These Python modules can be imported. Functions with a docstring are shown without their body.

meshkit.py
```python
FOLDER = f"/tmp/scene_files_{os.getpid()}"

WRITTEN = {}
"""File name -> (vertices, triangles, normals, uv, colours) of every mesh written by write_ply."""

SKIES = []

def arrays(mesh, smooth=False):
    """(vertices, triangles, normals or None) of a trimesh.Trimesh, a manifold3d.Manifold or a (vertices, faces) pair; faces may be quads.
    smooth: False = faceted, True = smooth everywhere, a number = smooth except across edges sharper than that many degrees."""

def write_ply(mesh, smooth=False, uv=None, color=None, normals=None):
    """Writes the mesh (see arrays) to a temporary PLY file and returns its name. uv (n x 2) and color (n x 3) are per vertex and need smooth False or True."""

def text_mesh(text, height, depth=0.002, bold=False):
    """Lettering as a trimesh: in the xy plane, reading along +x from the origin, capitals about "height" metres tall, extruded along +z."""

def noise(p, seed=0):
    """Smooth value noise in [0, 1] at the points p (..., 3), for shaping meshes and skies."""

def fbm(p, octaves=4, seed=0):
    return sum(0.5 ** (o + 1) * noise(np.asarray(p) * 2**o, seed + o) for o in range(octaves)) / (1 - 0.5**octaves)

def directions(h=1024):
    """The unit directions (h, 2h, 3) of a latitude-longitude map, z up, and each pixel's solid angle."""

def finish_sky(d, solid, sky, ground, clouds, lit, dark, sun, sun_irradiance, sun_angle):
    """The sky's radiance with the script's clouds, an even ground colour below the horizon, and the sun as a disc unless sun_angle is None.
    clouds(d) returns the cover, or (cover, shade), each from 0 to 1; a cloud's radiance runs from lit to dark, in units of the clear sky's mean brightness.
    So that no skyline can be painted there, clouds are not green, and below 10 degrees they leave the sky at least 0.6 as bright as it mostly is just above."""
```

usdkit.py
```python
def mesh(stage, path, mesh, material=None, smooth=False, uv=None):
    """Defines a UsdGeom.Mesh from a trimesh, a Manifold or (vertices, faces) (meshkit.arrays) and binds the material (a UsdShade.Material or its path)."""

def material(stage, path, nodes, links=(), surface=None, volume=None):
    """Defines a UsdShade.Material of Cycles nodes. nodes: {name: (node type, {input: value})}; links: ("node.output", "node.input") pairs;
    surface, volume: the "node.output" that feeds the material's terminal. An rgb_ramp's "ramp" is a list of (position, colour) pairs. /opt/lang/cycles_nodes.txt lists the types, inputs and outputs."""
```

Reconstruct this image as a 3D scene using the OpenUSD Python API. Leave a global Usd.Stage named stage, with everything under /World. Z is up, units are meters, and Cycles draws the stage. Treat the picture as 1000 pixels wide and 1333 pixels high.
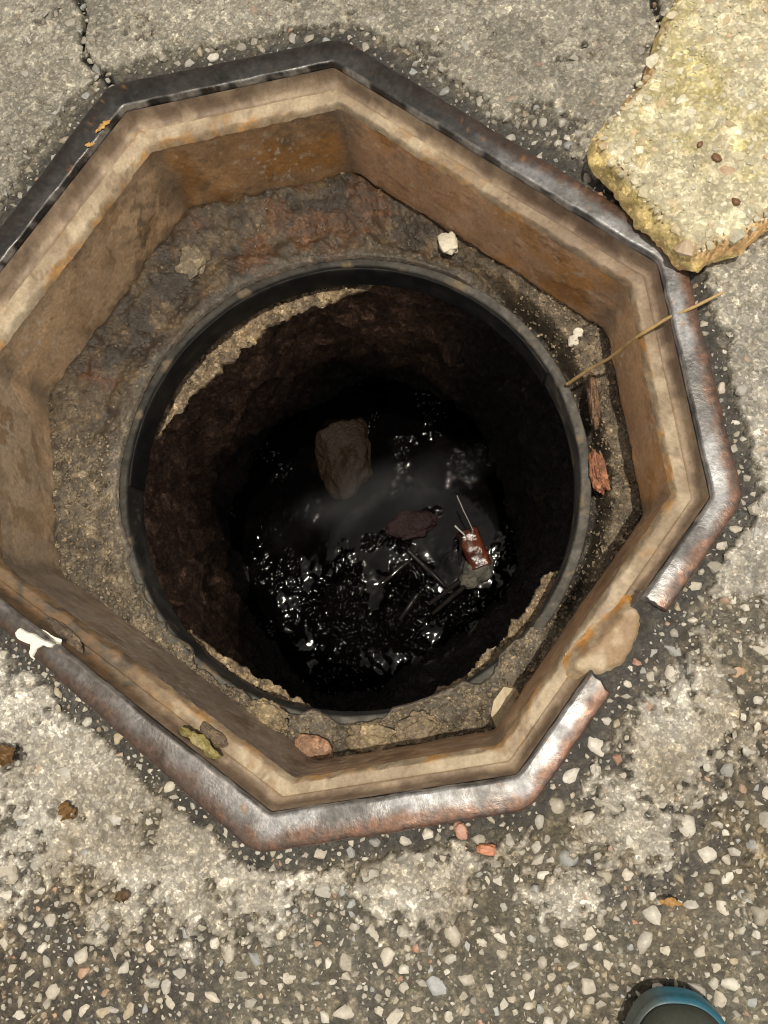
import math, random
import numpy as np
import trimesh
from scipy.spatial import ConvexHull, cKDTree
from scipy.ndimage import gaussian_filter1d
from shapely.geometry import Polygon, Point
import shapely
import usdkit
from meshkit import noise, fbm
from pxr import Usd, UsdGeom, UsdLux, UsdShade, Gf, Sdf, Vt

random.seed(7)
rng = np.random.default_rng(7)
stage = Usd.Stage.CreateInMemory()
UsdGeom.SetStageUpAxis(stage, UsdGeom.Tokens.z)
UsdGeom.SetStageMetersPerUnit(stage, 1.0)
UsdGeom.Xform.Define(stage, '/World')
UsdGeom.Scope.Define(stage, '/World/Looks')
LK = '/World/Looks/'

# ------------------------------------------------------------------ camera, sky, sun, exposure
H, F, NAD = 0.85, 1000.0, (600.0, 825.0)          # eye height, focal length in picture widths/1000, point straight below the eye
_d = np.array([(NAD[0] - 500) / F, -(NAD[1] - 666.5) / F, -1.0]); _d /= np.linalg.norm(_d)
_up = -_d
_y = np.array([0, 1.0, 0]) - _up * _up[1]; _y /= np.linalg.norm(_y)
R = np.array([np.cross(_y, _up), _y, _up])        # camera axes to world
cam = UsdGeom.Camera.Define(stage, '/World/camera')
m4 = np.eye(4); m4[:3, :3] = R.T; m4[3, :3] = (0, 0, H)
cam.AddTransformOp().Set(Gf.Matrix4d(m4.tolist()))
cam.CreateFocalLengthAttr(24.0); cam.CreateHorizontalApertureAttr(24.0); cam.CreateVerticalApertureAttr(32.0)
cam.CreateClippingRangeAttr(Gf.Vec2f(0.02, 200))
cam.CreateExposureAttr(0.52)

SUN = np.array([0.085, -0.03, 1.0]); SUN /= np.linalg.norm(SUN)      # towards the light
SUN_EL, SUN_ROT = math.asin(SUN[2]), math.atan2(SUN[0], SUN[1])
usdkit.material(stage, LK + 'sky', {
    's': ('sky_texture', {'sky_type': 'single_scattering', 'sun_disc': False, 'sun_elevation': SUN_EL, 'sun_rotation': SUN_ROT}),
    'tc': ('texture_coordinate', {}), 'n': ('noise_texture', {'scale': 2.2, 'detail': 5.0}),
    'r': ('map_range', {'from_min': 0.2, 'from_max': 0.55, 'to_min': 0.35, 'to_max': 0.9, 'clamp': True}),
    'bw': ('rgb_to_bw', {}), 'cl': ('vector_math', {'math_type': 'scale', 'vector1': (1.2, 1.08, 0.90)}),
    'mx': ('mix_color', {'use_clamp': False}),
    'b': ('background_shader', {'strength': 0.14})},
    [('s.color', 'bw.color'), ('bw.val', 'cl.scale'), ('tc.generated', 'n.vector'), ('n.fac', 'r.value'), ('r.result', 'mx.fac'),
     ('s.color', 'mx.a'), ('cl.vector', 'mx.b'), ('mx.result', 'b.color')], surface='b.background')      # thin even cloud takes the blue out of the sky
dome = UsdLux.DomeLight.Define(stage, '/World/sky')
UsdShade.MaterialBindingAPI.Apply(dome.GetPrim()).Bind(UsdShade.Material.Get(stage, LK + 'sky'))
dome.GetPrim().SetCustomDataByKey('kind', 'structure')
dome.GetPrim().SetCustomDataByKey('label', 'open sky above the street')
sun = UsdLux.DistantLight.Define(stage, '/World/sun')
sun.CreateNormalizeAttr(True); sun.CreateIntensityAttr(0.6); sun.CreateAngleAttr(0.6)
sun.CreateColorAttr(Gf.Vec3f(1.0, 0.93, 0.81))
q = Gf.Rotation(Gf.Vec3d(0, 0, 1), Gf.Vec3d(*SUN.tolist()))
sun.AddTransformOp().Set(Gf.Matrix4d().SetRotate(q))

# ------------------------------------------------------------------ helpers
def at(px, z):
    """Points of the photograph (pixels) as places on the level z."""
    p = np.atleast_2d(np.asarray(px, float))
    d = np.stack([(p[:, 0] - 500) / F, -(p[:, 1] - 666.5) / F, -np.ones(len(p))], 1) @ R.T
    t = (np.asarray(z, float) - H) / d[:, 2]
    return np.stack([d[:, 0] * t, d[:, 1] * t, np.broadcast_to(z, len(p))], 1)

def to_px(p):
    c = (np.asarray(p, float) - [0, 0, H]) @ R
    return np.stack([500 + F * c[..., 0] / -c[..., 2], 666.5 - F * c[..., 1] / -c[..., 2]], -1)

def lin(r, g, b):
    c = np.array([r, g, b]) / 255.0
    return np.where(c < 0.04045, c / 12.92, ((c + 0.055) / 1.055) ** 2.4)

USED = {}
def path_for(parent, name):
    base = (str(parent.GetPath()) if parent else '/World') + '/' + name
    n = USED.get(base, 0); USED[base] = n + 1
    return base if n == 0 else f'{base}_{n:03d}'

def tag(p, label=None, cat=None, group=None, kind=None):
    for k, v in (('label', label), ('category', cat), ('group', group), ('kind', kind)):
        if v: p.SetCustomDataByKey(k, v)
    return p

def thing(name, label=None, cat=None, group=None, kind=None):
    return tag(UsdGeom.Xform.Define(stage, path_for(None, name)).GetPrim(), label, cat, group, kind)

def vnormals(v, f):
    n = np.zeros_like(v); c = np.cross(v[f[:, 1]] - v[f[:, 0]], v[f[:, 2]] - v[f[:, 0]])
    for k in range(3): np.add.at(n, f[:, k], c)
    return n / np.maximum(np.linalg.norm(n, axis=1, keepdims=True), 1e-12)

def obj(name, v, f, mat, parent=None, col=None, smooth=True):
    """ONE mesh prim under parent (or under /World); col = a colour for each vertex, read by the material."""
    v = np.asarray(v, float); f = np.asarray(f, int)
    if f.shape[1] == 4: f = np.vstack([f[:, [0, 1, 2]], f[:, [0, 2, 3]]])
    path = path_for(parent, name)
    m = UsdGeom.Mesh.Define(stage, path)
    m.CreatePointsAttr(Vt.Vec3fArray.FromNumpy(v.astype(np.float32)))
    m.CreateFaceVertexCountsAttr(Vt.IntArray.FromNumpy(np.full(len(f), 3, np.int32)))
    m.CreateFaceVertexIndicesAttr(Vt.IntArray.FromNumpy(f.astype(np.int32).ravel()))
    m.CreateSubdivisionSchemeAttr('none')
    if smooth:
        m.CreateNormalsAttr(Vt.Vec3fArray.FromNumpy(vnormals(v, f).astype(np.float32))); m.SetNormalsInterpolation('vertex')
    if col is not None:
        UsdGeom.PrimvarsAPI(m).CreatePrimvar('col', Sdf.ValueTypeNames.Color3fArray, 'vertex').Set(
            Vt.Vec3fArray.FromNumpy(np.ascontiguousarray(np.clip(col, 0, 1), np.float32)))
    UsdShade.MaterialBindingAPI.Apply(m.GetPrim()).Bind(UsdShade.Material.Get(stage, LK + mat))
    return m.GetPrim()

def grid_faces(nr, nc, wrap=False):
    i, j = np.meshgrid(np.arange(nr - 1), np.arange(nc if wrap else nc - 1), indexing='ij')
    k = (j + 1) % nc
    return np.stack([i * nc + j, i * nc + k, (i + 1) * nc + k, (i + 1) * nc + j], -1).reshape(-1, 4)

def mixc(a, b, t):
    t = np.asarray(t)[..., None]
    return np.asarray(a) * (1 - t) + np.asarray(b) * t

def sstep(a, b, x):
    t = np.clip((x - a) / (b - a), 0, 1); return t * t * (3 - 2 * t)

def nz(p, s, o=4, seed=0):
    return fbm(np.asarray(p) * s, o, seed)

# ------------------------------------------------------------------ materials: colour from the mesh, grain, relief and gloss from noise
def surf(name, rough=0.6, rvar=0.15, fine=300, famp=0.35, bump=0.4, bscale=400, bdist=0.002, spec=0.5, metallic=0.0, coat=0.0, speck=None, color=None, ior=1.5):
    n = {'tc': ('geometry', {}),
         'a': ('attribute', {'attribute': 'col'}),
         'n1': ('noise_texture', {'scale': fine, 'detail': 4.0, 'roughness': 0.65}),
         'r1': ('map_range', {'from_min': 0.25, 'from_max': 0.75, 'to_min': 1 - famp, 'to_max': 1 + famp}),
         'mul': ('vector_math', {'math_type': 'scale'}),
         'n2': ('noise_texture', {'scale': bscale, 'detail': 5.0, 'roughness': 0.6}),
         'bp': ('bump', {'strength': bump, 'distance': bdist}),
         'r2': ('map_range', {'from_min': 0.3, 'from_max': 0.7, 'to_min': rough - rvar, 'to_max': rough + rvar, 'clamp': True}),
         'n3': ('noise_texture', {'scale': fine * 0.22, 'detail': 4.0}),
         'p': ('principled_bsdf', {'specular_ior_level': spec, 'metallic': metallic, 'coat_weight': coat, 'coat_roughness': 0.12, 'ior': ior})}
    L = [('tc.position', 'n1.vector'), ('tc.position', 'n2.vector'), ('tc.position', 'n3.vector'), ('n1.fac', 'r1.value'),
         ('a.color', 'mul.vector1'), ('r1.result', 'mul.scale'), ('n2.fac', 'bp.height'), ('bp.normal', 'p.normal'),
         ('n3.fac', 'r2.value'), ('r2.result', 'p.roughness')]
    last = 'mul.vector'
    if color is not None:
        n['c'] = ('color', {'value': color}); L[4] = ('c.color', 'mul.vector1'); del n['a']
    if speck:                                               # fine mineral grains: cells of random tone
        s1, amp = speck
        n['wn'] = ('noise_texture', {'scale': s1 * 0.9, 'detail': 2.0})
        n['wo'] = ('vector_math', {'math_type': 'scale', 'scale': 1.1 / s1})
        n['wa'] = ('vector_math', {'math_type': 'add'})
        L += [('tc.position', 'wn.vector'), ('wn.color', 'wo.vector1'), ('tc.position', 'wa.vector1'), ('wo.vector', 'wa.vector2')]
        for k, (sc, am, po) in enumerate(((s1, amp, 4.0), (s1 * 0.42, amp * 0.85, 6.0), (s1 * 0.2, amp * 0.7, 7.0))):
            n[f'v{k}'] = ('voronoi_texture', {'scale': sc, 'randomness': 1.0})
            n[f'sc{k}'] = ('separate_color', {})
            n[f'pw{k}'] = ('math', {'math_type': 'power', 'value2': po})
            n[f'rv{k}'] = ('map_range', {'from_min': 0.0, 'from_max': 1.0, 'to_min': 1 - amp * 0.18, 'to_max': 1 + am * 1.6})
            n[f'ms{k}'] = ('vector_math', {'math_type': 'scale'})
            L += [('wa.vector', f'v{k}.vector'), (f'v{k}.color', f'sc{k}.color'), (f'sc{k}.r', f'pw{k}.value1'), (f'pw{k}.value', f'rv{k}.value'), (last, f'ms{k}.vector1'), (f'rv{k}.result', f'ms{k}.scale')]
            last = f'ms{k}.vector'
    L.append((last, 'p.base_color'))
    usdkit.material(stage, LK + name, n, L, surface='p.BSDF')

surf('asphalt', rough=0.55, rvar=0.2, fine=190, famp=0.42, bump=0.75, bscale=330, bdist=0.0022, speck=(420, 0.55))
surf('stone', rough=0.5, rvar=0.15, fine=260, famp=0.22, bump=0.35, bscale=500, bdist=0.001)
surf('iron_rim', rough=0.41, rvar=0.13, fine=160, famp=0.45, bump=0.32, bscale=300, bdist=0.0009, spec=0.45, metallic=0.5)
surf('iron_dusty', rough=0.62, rvar=0.12, fine=230, famp=0.22, bump=0.4, bscale=420, bdist=0.0012, spec=0.35)
surf('iron_wall', rough=0.5, rvar=0.2, fine=210, famp=0.3, bump=0.35, bscale=240, bdist=0.0012, spec=0.45)
surf('mortar', rough=0.55, rvar=0.2, fine=330, famp=0.4, bump=0.7, bscale=330, bdist=0.003, spec=0.5, speck=(300, 0.45))
surf('ring_plastic', rough=0.68, rvar=0.15, fine=220, famp=0.35, bump=0.35, bscale=300, bdist=0.001, spec=0.18)
surf('wet_wall', rough=0.4, rvar=0.15, fine=150, famp=0.6, bump=1.0, bscale=170, bdist=0.007, spec=0.5, speck=(170, 0.6))
surf('sludge', rough=0.075, rvar=0.01, fine=60, famp=0.5, bump=0.0, bscale=120, bdist=0.002, spec=0.12)
surf('wet_stone', rough=0.55, rvar=0.15, fine=120, famp=0.45, bump=0.9, bscale=150, bdist=0.004, spec=0.15)
surf('chunk', rough=0.75, rvar=0.12, fine=300, famp=0.3, bump=0.6, bscale=330, bdist=0.002, spec=0.3, speck=(280, 0.4))
surf('straw', rough=0.5, fine=400, famp=0.3, bump=0.2, spec=0.4)
surf('fabric', rough=0.85, fine=900, famp=0.35, bump=0.5, bscale=1300, bdist=0.001, spec=0.2)
surf('rubber', rough=0.5, fine=300, famp=0.2, bump=0.2, bscale=500, bdist=0.0006)
surf('litter', rough=0.3, rvar=0.1, fine=90, famp=0.4, bump=0.4, bscale=120, bdist=0.003, spec=0.6)

# ------------------------------------------------------------------ the octagonal frame, measured corner by corner (clockwise from the upper left)
A_PX = [(143, 113), (445, 52), (886, 319), (968, 652), (690, 1054), (332, 1112), (-90, 734), (-105, 438)]
B_PX = [(162, 141), (434, 83), (858, 340), (927, 647), (674, 1010), (352, 1059), (-50, 741), (-66, 431)]
C_PX = [(195, 194), (441, 138), (818, 371), (875, 644), (650, 970), (383, 1014), (0, 733), (-15, 473)]
ZS = -0.028                                              # seat level
Aw, Bw, Cw = at(A_PX, 0)[:, :2], at(B_PX, 0)[:, :2], at(C_PX, ZS)[:, :2]
ZB = -0.165                                              # foot of the frame's wall

STEP = 0.0025
seg_n = [max(8, int(np.linalg.norm(Aw[(i + 1) % 8] - Aw[i]) / STEP)) for i in range(8)]
def rail(poly, sig):
    """A closed octagon sampled evenly, its corners eased by sig samples. All rails have the same number of samples."""
    pts = np.vstack([poly[i] + (poly[(i + 1) % 8] - poly[i]) * np.linspace(0, 1, seg_n[i], endpoint=False)[:, None] for i in range(8)])
    return gaussian_filter1d(pts, sig, axis=0, mode='wrap') if sig else pts
SIDE = np.concatenate([np.full(n, i) for i, n in enumerate(seg_n)])
ALONG = np.concatenate([np.linspace(0, 1, n, endpoint=False) for n in seg_n])
NP = len(SIDE)

def loft(rails):
    """rails: (polygon xy, z, corner easing). Returns vertices (rows, NP, 3)."""
    return np.stack([np.column_stack([rail(p, s), np.full(NP, z)]) for p, z, s in rails])

frame = thing('manhole', 'rusty octagonal cast iron manhole surround set in the pavement round the open hole', 'manhole')

# rim: the worn iron lip, broken away on the lower right side
def lerp(a, b, t): return a + (b - a) * t
rails, across = [], []
for t, z, s in [(-0.02, -0.03, 5), (-0.02, -0.006, 5), (0.0, 0.0020, 5), (0.03, 0.0040, 4.5), (0.09, 0.0047, 4), (0.22, 0.0050, 4), (0.40, 0.0050, 3.5), (0.56, 0.0048, 3), (0.72, 0.0044, 2.5), (0.88, 0.0040, 2), (0.955, 0.0036, 1.5), (0.985, 0.0022, 1.2), (1.0, -0.003, 1), (1.0, -0.03, 1)]:
    rails.append((lerp(Aw, Bw, t), z, s)); across.append(t)
V = loft(rails); across = np.array(across)
edge_n = (nz(V, 60, 4, 3) - 0.5)
wgt = np.clip(1.2 - np.minimum(np.abs(across), np.abs(1 - across)) / 0.15, 0, 1)[:, None]
centre = Cw.mean(0)
out = V[:, :, :2] - centre; out /= np.linalg.norm(out, axis=2, keepdims=True)
V[:, :, :2] += out * (edge_n * wgt * 0.0035)[:, :, None]
V[2:12, :, 2] += ((nz(V, 90, 3, 5) - 0.5) * 0.0005 + (nz(V, 14, 2, 6) - 0.5) * 0.0016)[2:12]
start = np.nonzero((SIDE == 3) & (ALONG >= 0.625))[0][0]
stop = np.nonzero((SIDE == 3) & (ALONG <= 0.37))[0][-1]
order = np.concatenate([np.arange(start, NP), np.arange(0, stop + 1)])
Vr = V[:, order]
Vr[:, :3, :2] += rng.normal(0, 0.0008, (len(across), 1, 1)); Vr[:, -3:, :2] += rng.normal(0, 0.0008, (len(across), 1, 1))
P = Vr.reshape(-1, 3)
ac = np.repeat(across, len(order)) + (nz(P, 45, 4, 11) - 0.5) * 0.55
n1, n2 = nz(P, 30, 4, 12), nz(P, 120, 3, 13)
steel = mixc((0.20, 0.197, 0.195), (0.08, 0.075, 0.07), sstep(0.4, 0.62, n1))
rust = mixc((0.12, 0.062, 0.038), (0.065, 0.045, 0.036), sstep(0.35, 0.65, n2))
col = mixc(rust, steel, sstep(0.30, 0.62, ac))
px = to_px(P)
lowleft = sstep(420, 250, px[:, 0]) * sstep(700, 800, px[:, 1])
col = mixc(col, (0.055, 0.040, 0.030), lowleft * 0.6)
dark = sstep(660, 330, px[:, 0] * 0.5 + px[:, 1] * 0.72 + (nz(P, 12, 3, 14) - 0.5) * 120)                 # upper left painted darker, where the lip catches less light
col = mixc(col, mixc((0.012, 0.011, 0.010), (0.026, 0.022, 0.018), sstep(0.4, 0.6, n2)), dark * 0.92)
worn = sstep(0.93, 0.99, np.repeat(across, len(order))) + sstep(0.03, -0.01, np.repeat(across, len(order)))
col = mixc(col, (0.34, 0.32, 0.29), np.clip(worn, 0, 1) * sstep(0.42, 0.6, nz(P, 50, 4, 15)) * 0.8)
col = mixc(col, (0.24, 0.11, 0.035), sstep(0.68, 0.78, nz(P, 110, 4, 17)) * 0.6)
Fq = grid_faces(len(across), len(order))
nrow, nc = len(across), len(order)
caps = []
for c0, flip in ((0, False), (nc - 1, True)):
    idx = [r * nc + c0 for r in range(nrow)]
    for k in range(1, nrow - 1):
        caps.append([idx[0], idx[k + 1], idx[k], idx[k]] if flip else [idx[0], idx[k], idx[k + 1], idx[k + 1]])
tri = np.vstack([Fq[:, [0, 1, 2]], Fq[:, [0, 2, 3]], np.array(caps)[:, :3]])
tri = tri[:, ::-1]
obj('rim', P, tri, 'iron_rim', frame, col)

# seat: the upright below the lip, the dusty ledge and its rusted inner edge
rails, ta = [], []
for t, z, s in [(0.03, -0.005, 1), (0.06, -0.016, 1), (0.10, -0.024, 1), (0.16, -0.0270, 1), (0.24, -0.0288, 1), (0.33, -0.0290, 1), (0.37, -0.0285, 1), (0.395, -0.0258, 1), (0.43, -0.0250, 1), (0.55, -0.0250, 1), (0.68, -0.0252, 1), (0.80, -0.0256, 1), (0.86, -0.0262, 1), (0.90, -0.0285, 1), (0.95, -0.0305, 1), (1.0, -0.034, 1)]:
    rails.append((lerp(Bw, Cw, t), z, s)); ta.append(t)
V = loft(rails); ta = np.array(ta)
V[1:, :, 2] += ((nz(V, 100, 4, 21) - 0.5) * 0.003 + (nz(V, 22, 3, 22) - 0.5) * 0.004)[1:]
out = V[:, :, :2] - centre; out /= np.linalg.norm(out, axis=2, keepdims=True)
V[-4:, :, :2] += out[-4:] * ((nz(V, 70, 4, 23) - 0.5)[-4:] * 0.006)[:, :, None]
P = V.reshape(-1, 3); tt = np.repeat(ta, NP) + (nz(P, 60, 4, 24) - 0.5) * 0.22; px = to_px(P); side = np.tile(SIDE, len(ta))
c_face = mixc((0.30, 0.225, 0.15), (0.17, 0.12, 0.08), sstep(0.4, 0.6, nz(P, 40, 4, 25)))
c_dust = mixc((0.39, 0.31, 0.205), (0.26, 0.195, 0.125), sstep(0.35, 0.65, nz(P, 35, 4, 26)))
c_edge = mixc((0.31, 0.165, 0.055), (0.22, 0.155, 0.09), sstep(0.4, 0.6, nz(P, 60, 3, 27)))
col = mixc(c_face, c_dust, sstep(0.22, 0.42, tt)); col = mixc(col, mixc(c_dust * 0.72, c_edge, sstep(0.42, 0.58, nz(P, 18, 4, 50))), sstep(0.80, 0.92, tt + (nz(P, 40, 4, 49) - 0.5) * 0.3))
col = mixc(col, (0.16, 0.11, 0.07), np.exp(-((np.repeat(ta, NP) - 0.34) / 0.035) ** 2) * sstep(0.35, 0.55, nz(P, 25, 3, 20)) * 0.8)
col *= (0.75 + 0.5 * nz(P, 180, 3, 19))[:, None]
col = mixc(col, (0.15, 0.10, 0.06), sstep(0.60, 0.72, nz(P, 38, 5, 28) * 0.65 + nz(P, 190, 3, 29) * 0.35) * 0.75)
bare = sstep(0.53, 0.60, nz(P, 13, 5, 51) * 0.75 + nz(P, 120, 3, 52) * 0.25) * sstep(0.2, 0.35, tt)
col = mixc(col, mixc((0.21, 0.145, 0.085), (0.30, 0.18, 0.08), sstep(0.4, 0.6, nz(P, 60, 3, 53))), bare * 0.65)
ll = sstep(330, 130, np.hypot(px[:, 0] - 20, (px[:, 1] - 770) * 1.1) + (nz(P, 60, 4, 29) - 0.5) * 260)     # mud on the lower left
col = mixc(col, mixc((0.13, 0.075, 0.035), (0.06, 0.045, 0.03), sstep(0.4, 0.6, nz(P, 80, 4, 30))), ll * 0.92)
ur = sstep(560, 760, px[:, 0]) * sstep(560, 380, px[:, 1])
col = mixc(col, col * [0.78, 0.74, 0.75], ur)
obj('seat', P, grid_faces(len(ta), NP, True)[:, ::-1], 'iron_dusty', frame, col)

# wall of the frame
zs = np.linspace(-0.0335, ZB - 0.03, 48)
V = loft([(lerp(Cw, centre, -0.004), z, 3.0) for z in zs])
V[:, :, :2] -= (V[:, :, :2] - centre) * ((nz(V, 10, 2, 31) - 0.5) * 0.008 + (nz(V, 70, 3, 32) - 0.5) * 0.0012)[:, :, None]
flake = sstep(0.545, 0.565, nz(V * [1, 1, 0.7], 30, 6, 42)) * (0.4 + 0.6 * sstep(0.35, 0.6, nz(V, 9, 2, 43)))
V[:, :, :2] -= (V[:, :, :2] - centre) * (flake * 0.0012)[:, :, None]
flake = flake.ravel()
P = V.reshape(-1, 3); side = np.tile(SIDE, len(zs)); hz = np.repeat(np.linspace(0, 1, len(zs)), NP)
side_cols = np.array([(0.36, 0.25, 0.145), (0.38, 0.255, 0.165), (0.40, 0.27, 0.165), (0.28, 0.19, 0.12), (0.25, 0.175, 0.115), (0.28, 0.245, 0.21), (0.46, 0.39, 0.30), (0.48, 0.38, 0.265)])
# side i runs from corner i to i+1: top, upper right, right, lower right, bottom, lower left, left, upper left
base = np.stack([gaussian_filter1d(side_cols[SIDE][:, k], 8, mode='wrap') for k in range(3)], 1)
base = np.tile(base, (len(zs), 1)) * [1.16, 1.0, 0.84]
sq = P * [1, 1, 0.55]
col = base * (0.5 + 0.62 * nz(sq, 22, 5, 33))[:, None]
warm = sstep(0.50, 0.66, nz(sq, 16, 4, 34)) * np.isin(side, (0, 1, 2, 3))
col = mixc(col, (0.33, 0.155, 0.04), warm * 0.75)
drip = P * [1, 1, 0.3]
col *= (0.82 + 0.36 * nz(drip, 75, 4, 39))[:, None]
col = mixc(col, (0.10, 0.075, 0.05), sstep(0.50, 0.74, nz(P * [1, 1, 0.7], 26, 5, 35) * 0.6 + nz(P, 120, 3, 40) * 0.4) * 0.65)
wp = to_px(P); mott = np.exp(-(((wp[:, 0] - 185) / 38) ** 2 + ((wp[:, 1] - 285) / 50) ** 2))
col = mixc(col, (0.14, 0.10, 0.065), sstep(0.52, 0.58, nz(P, 95, 3, 41)) * mott * 0.8)
col = mixc(col, (0.45, 0.36, 0.25), sstep(0.66, 0.72, nz(P, 90, 4, 36)) * 0.5)
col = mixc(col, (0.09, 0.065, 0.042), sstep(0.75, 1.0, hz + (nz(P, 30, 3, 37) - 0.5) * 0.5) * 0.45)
col = mixc(col, col * [0.66, 0.60, 0.52], flake * sstep(0.35, 0.65, nz(P, 12, 3, 44)))
col = mixc(col, col * [1.25, 1.2, 1.12], flake * sstep(0.65, 0.35, nz(P, 12, 3, 44)))
col = mixc(col, (0.52, 0.46, 0.37), sstep(0.66, 0.675, nz(P * [1, 1, 0.5], 190, 3, 45)) * sstep(0.5, 0.65, nz(P, 8, 3, 47)) * 0.8)
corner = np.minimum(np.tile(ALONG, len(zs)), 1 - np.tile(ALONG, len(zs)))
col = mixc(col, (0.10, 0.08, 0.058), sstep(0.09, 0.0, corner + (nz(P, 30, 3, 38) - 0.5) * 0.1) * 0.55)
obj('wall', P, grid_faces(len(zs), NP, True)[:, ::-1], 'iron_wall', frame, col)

# ------------------------------------------------------------------ rounded lumps, pebbles, chips
TEMPL = {}
def pebble(r, flat=0.6, elong=1.0, npts=16, rg=rng):
    """One of 60 broken shapes of that fineness, turned and stretched."""
    if npts not in TEMPL: TEMPL[npts] = [_pebble(1.0, 1.0, 1.0, npts, rg) for _ in range(60)]
    v, f = TEMPL[npts][rg.integers(60)]
    a = rg.uniform(0, 2 * np.pi); ca, sa = math.cos(a), math.sin(a)
    return (v * [r * elong, r / elong ** 0.5, r * flat]) @ np.array([[ca, sa, 0], [-sa, ca, 0], [0, 0, 1]]), f
def _pebble(r, flat=0.6, elong=1.0, npts=16, rg=rng):
    p = rg.normal(size=(npts, 3)); p /= np.linalg.norm(p, axis=1, keepdims=True)
    p *= rg.uniform(0.8, 1.1, (npts, 1)); p *= [r * elong, r / elong ** 0.5, r * flat]
    h = ConvexHull(p); f = h.simplices.copy()
    c = np.cross(p[f[:, 1]] - p[f[:, 0]], p[f[:, 2]] - p[f[:, 0]])
    bad = (c * p[f[:, 0]]).sum(1) < 0; f[bad] = f[bad][:, ::-1]
    used = np.unique(f); re = np.full(npts, -1); re[used] = np.arange(len(used))
    a = rg.uniform(0, 2 * np.pi); ca, sa = math.cos(a), math.sin(a)
    return p[used] @ np.array([[ca, sa, 0], [-sa, ca, 0], [0, 0, 1]]), re[f]

def lump(rx, ry, rz, seed, sub=4, amp=0.35, freq=1.6, square=0.0, octaves=4):
    s = trimesh.creation.icosphere(sub); v = np.array(s.vertices); f = np.array(s.faces)
    if square:
        v = v * (1 - square) + square * v / np.abs(v).max(1, keepdims=True) * 0.8
    v = v * (1 + amp * (fbm(v * freq + 11.3 * seed, octaves, seed) - 0.5) * 2)[:, None]
    return v * [rx, ry, rz], f

PALETTE = np.array([(0.62, 0.58, 0.49), (0.52, 0.47, 0.38), (0.45, 0.42, 0.36), (0.40, 0.36, 0.28), (0.36, 0.37, 0.36), (0.56, 0.50, 0.40), (0.42, 0.34, 0.22), (0.45, 0.28, 0.17), (0.42, 0.20, 0.12)])
PW = np.array([0.2, 0.2, 0.17, 0.13, 0.08, 0.11, 0.06, 0.03, 0.02])
def pal(n, dim=1.0): return PALETTE[rng.choice(len(PALETTE), n, p=PW)] * rng.uniform(0.75, 1.08, (n, 1)) * dim

def join(parts):
    vs, fs, cs, k = [], [], [], 0
    for v, f, c in parts:
        vs.append(v); fs.append(f + k); cs.append(np.broadcast_to(c, (len(v), 3))); k += len(v)
    return np.vstack(vs), np.vstack(fs), np.vstack(cs)

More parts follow.
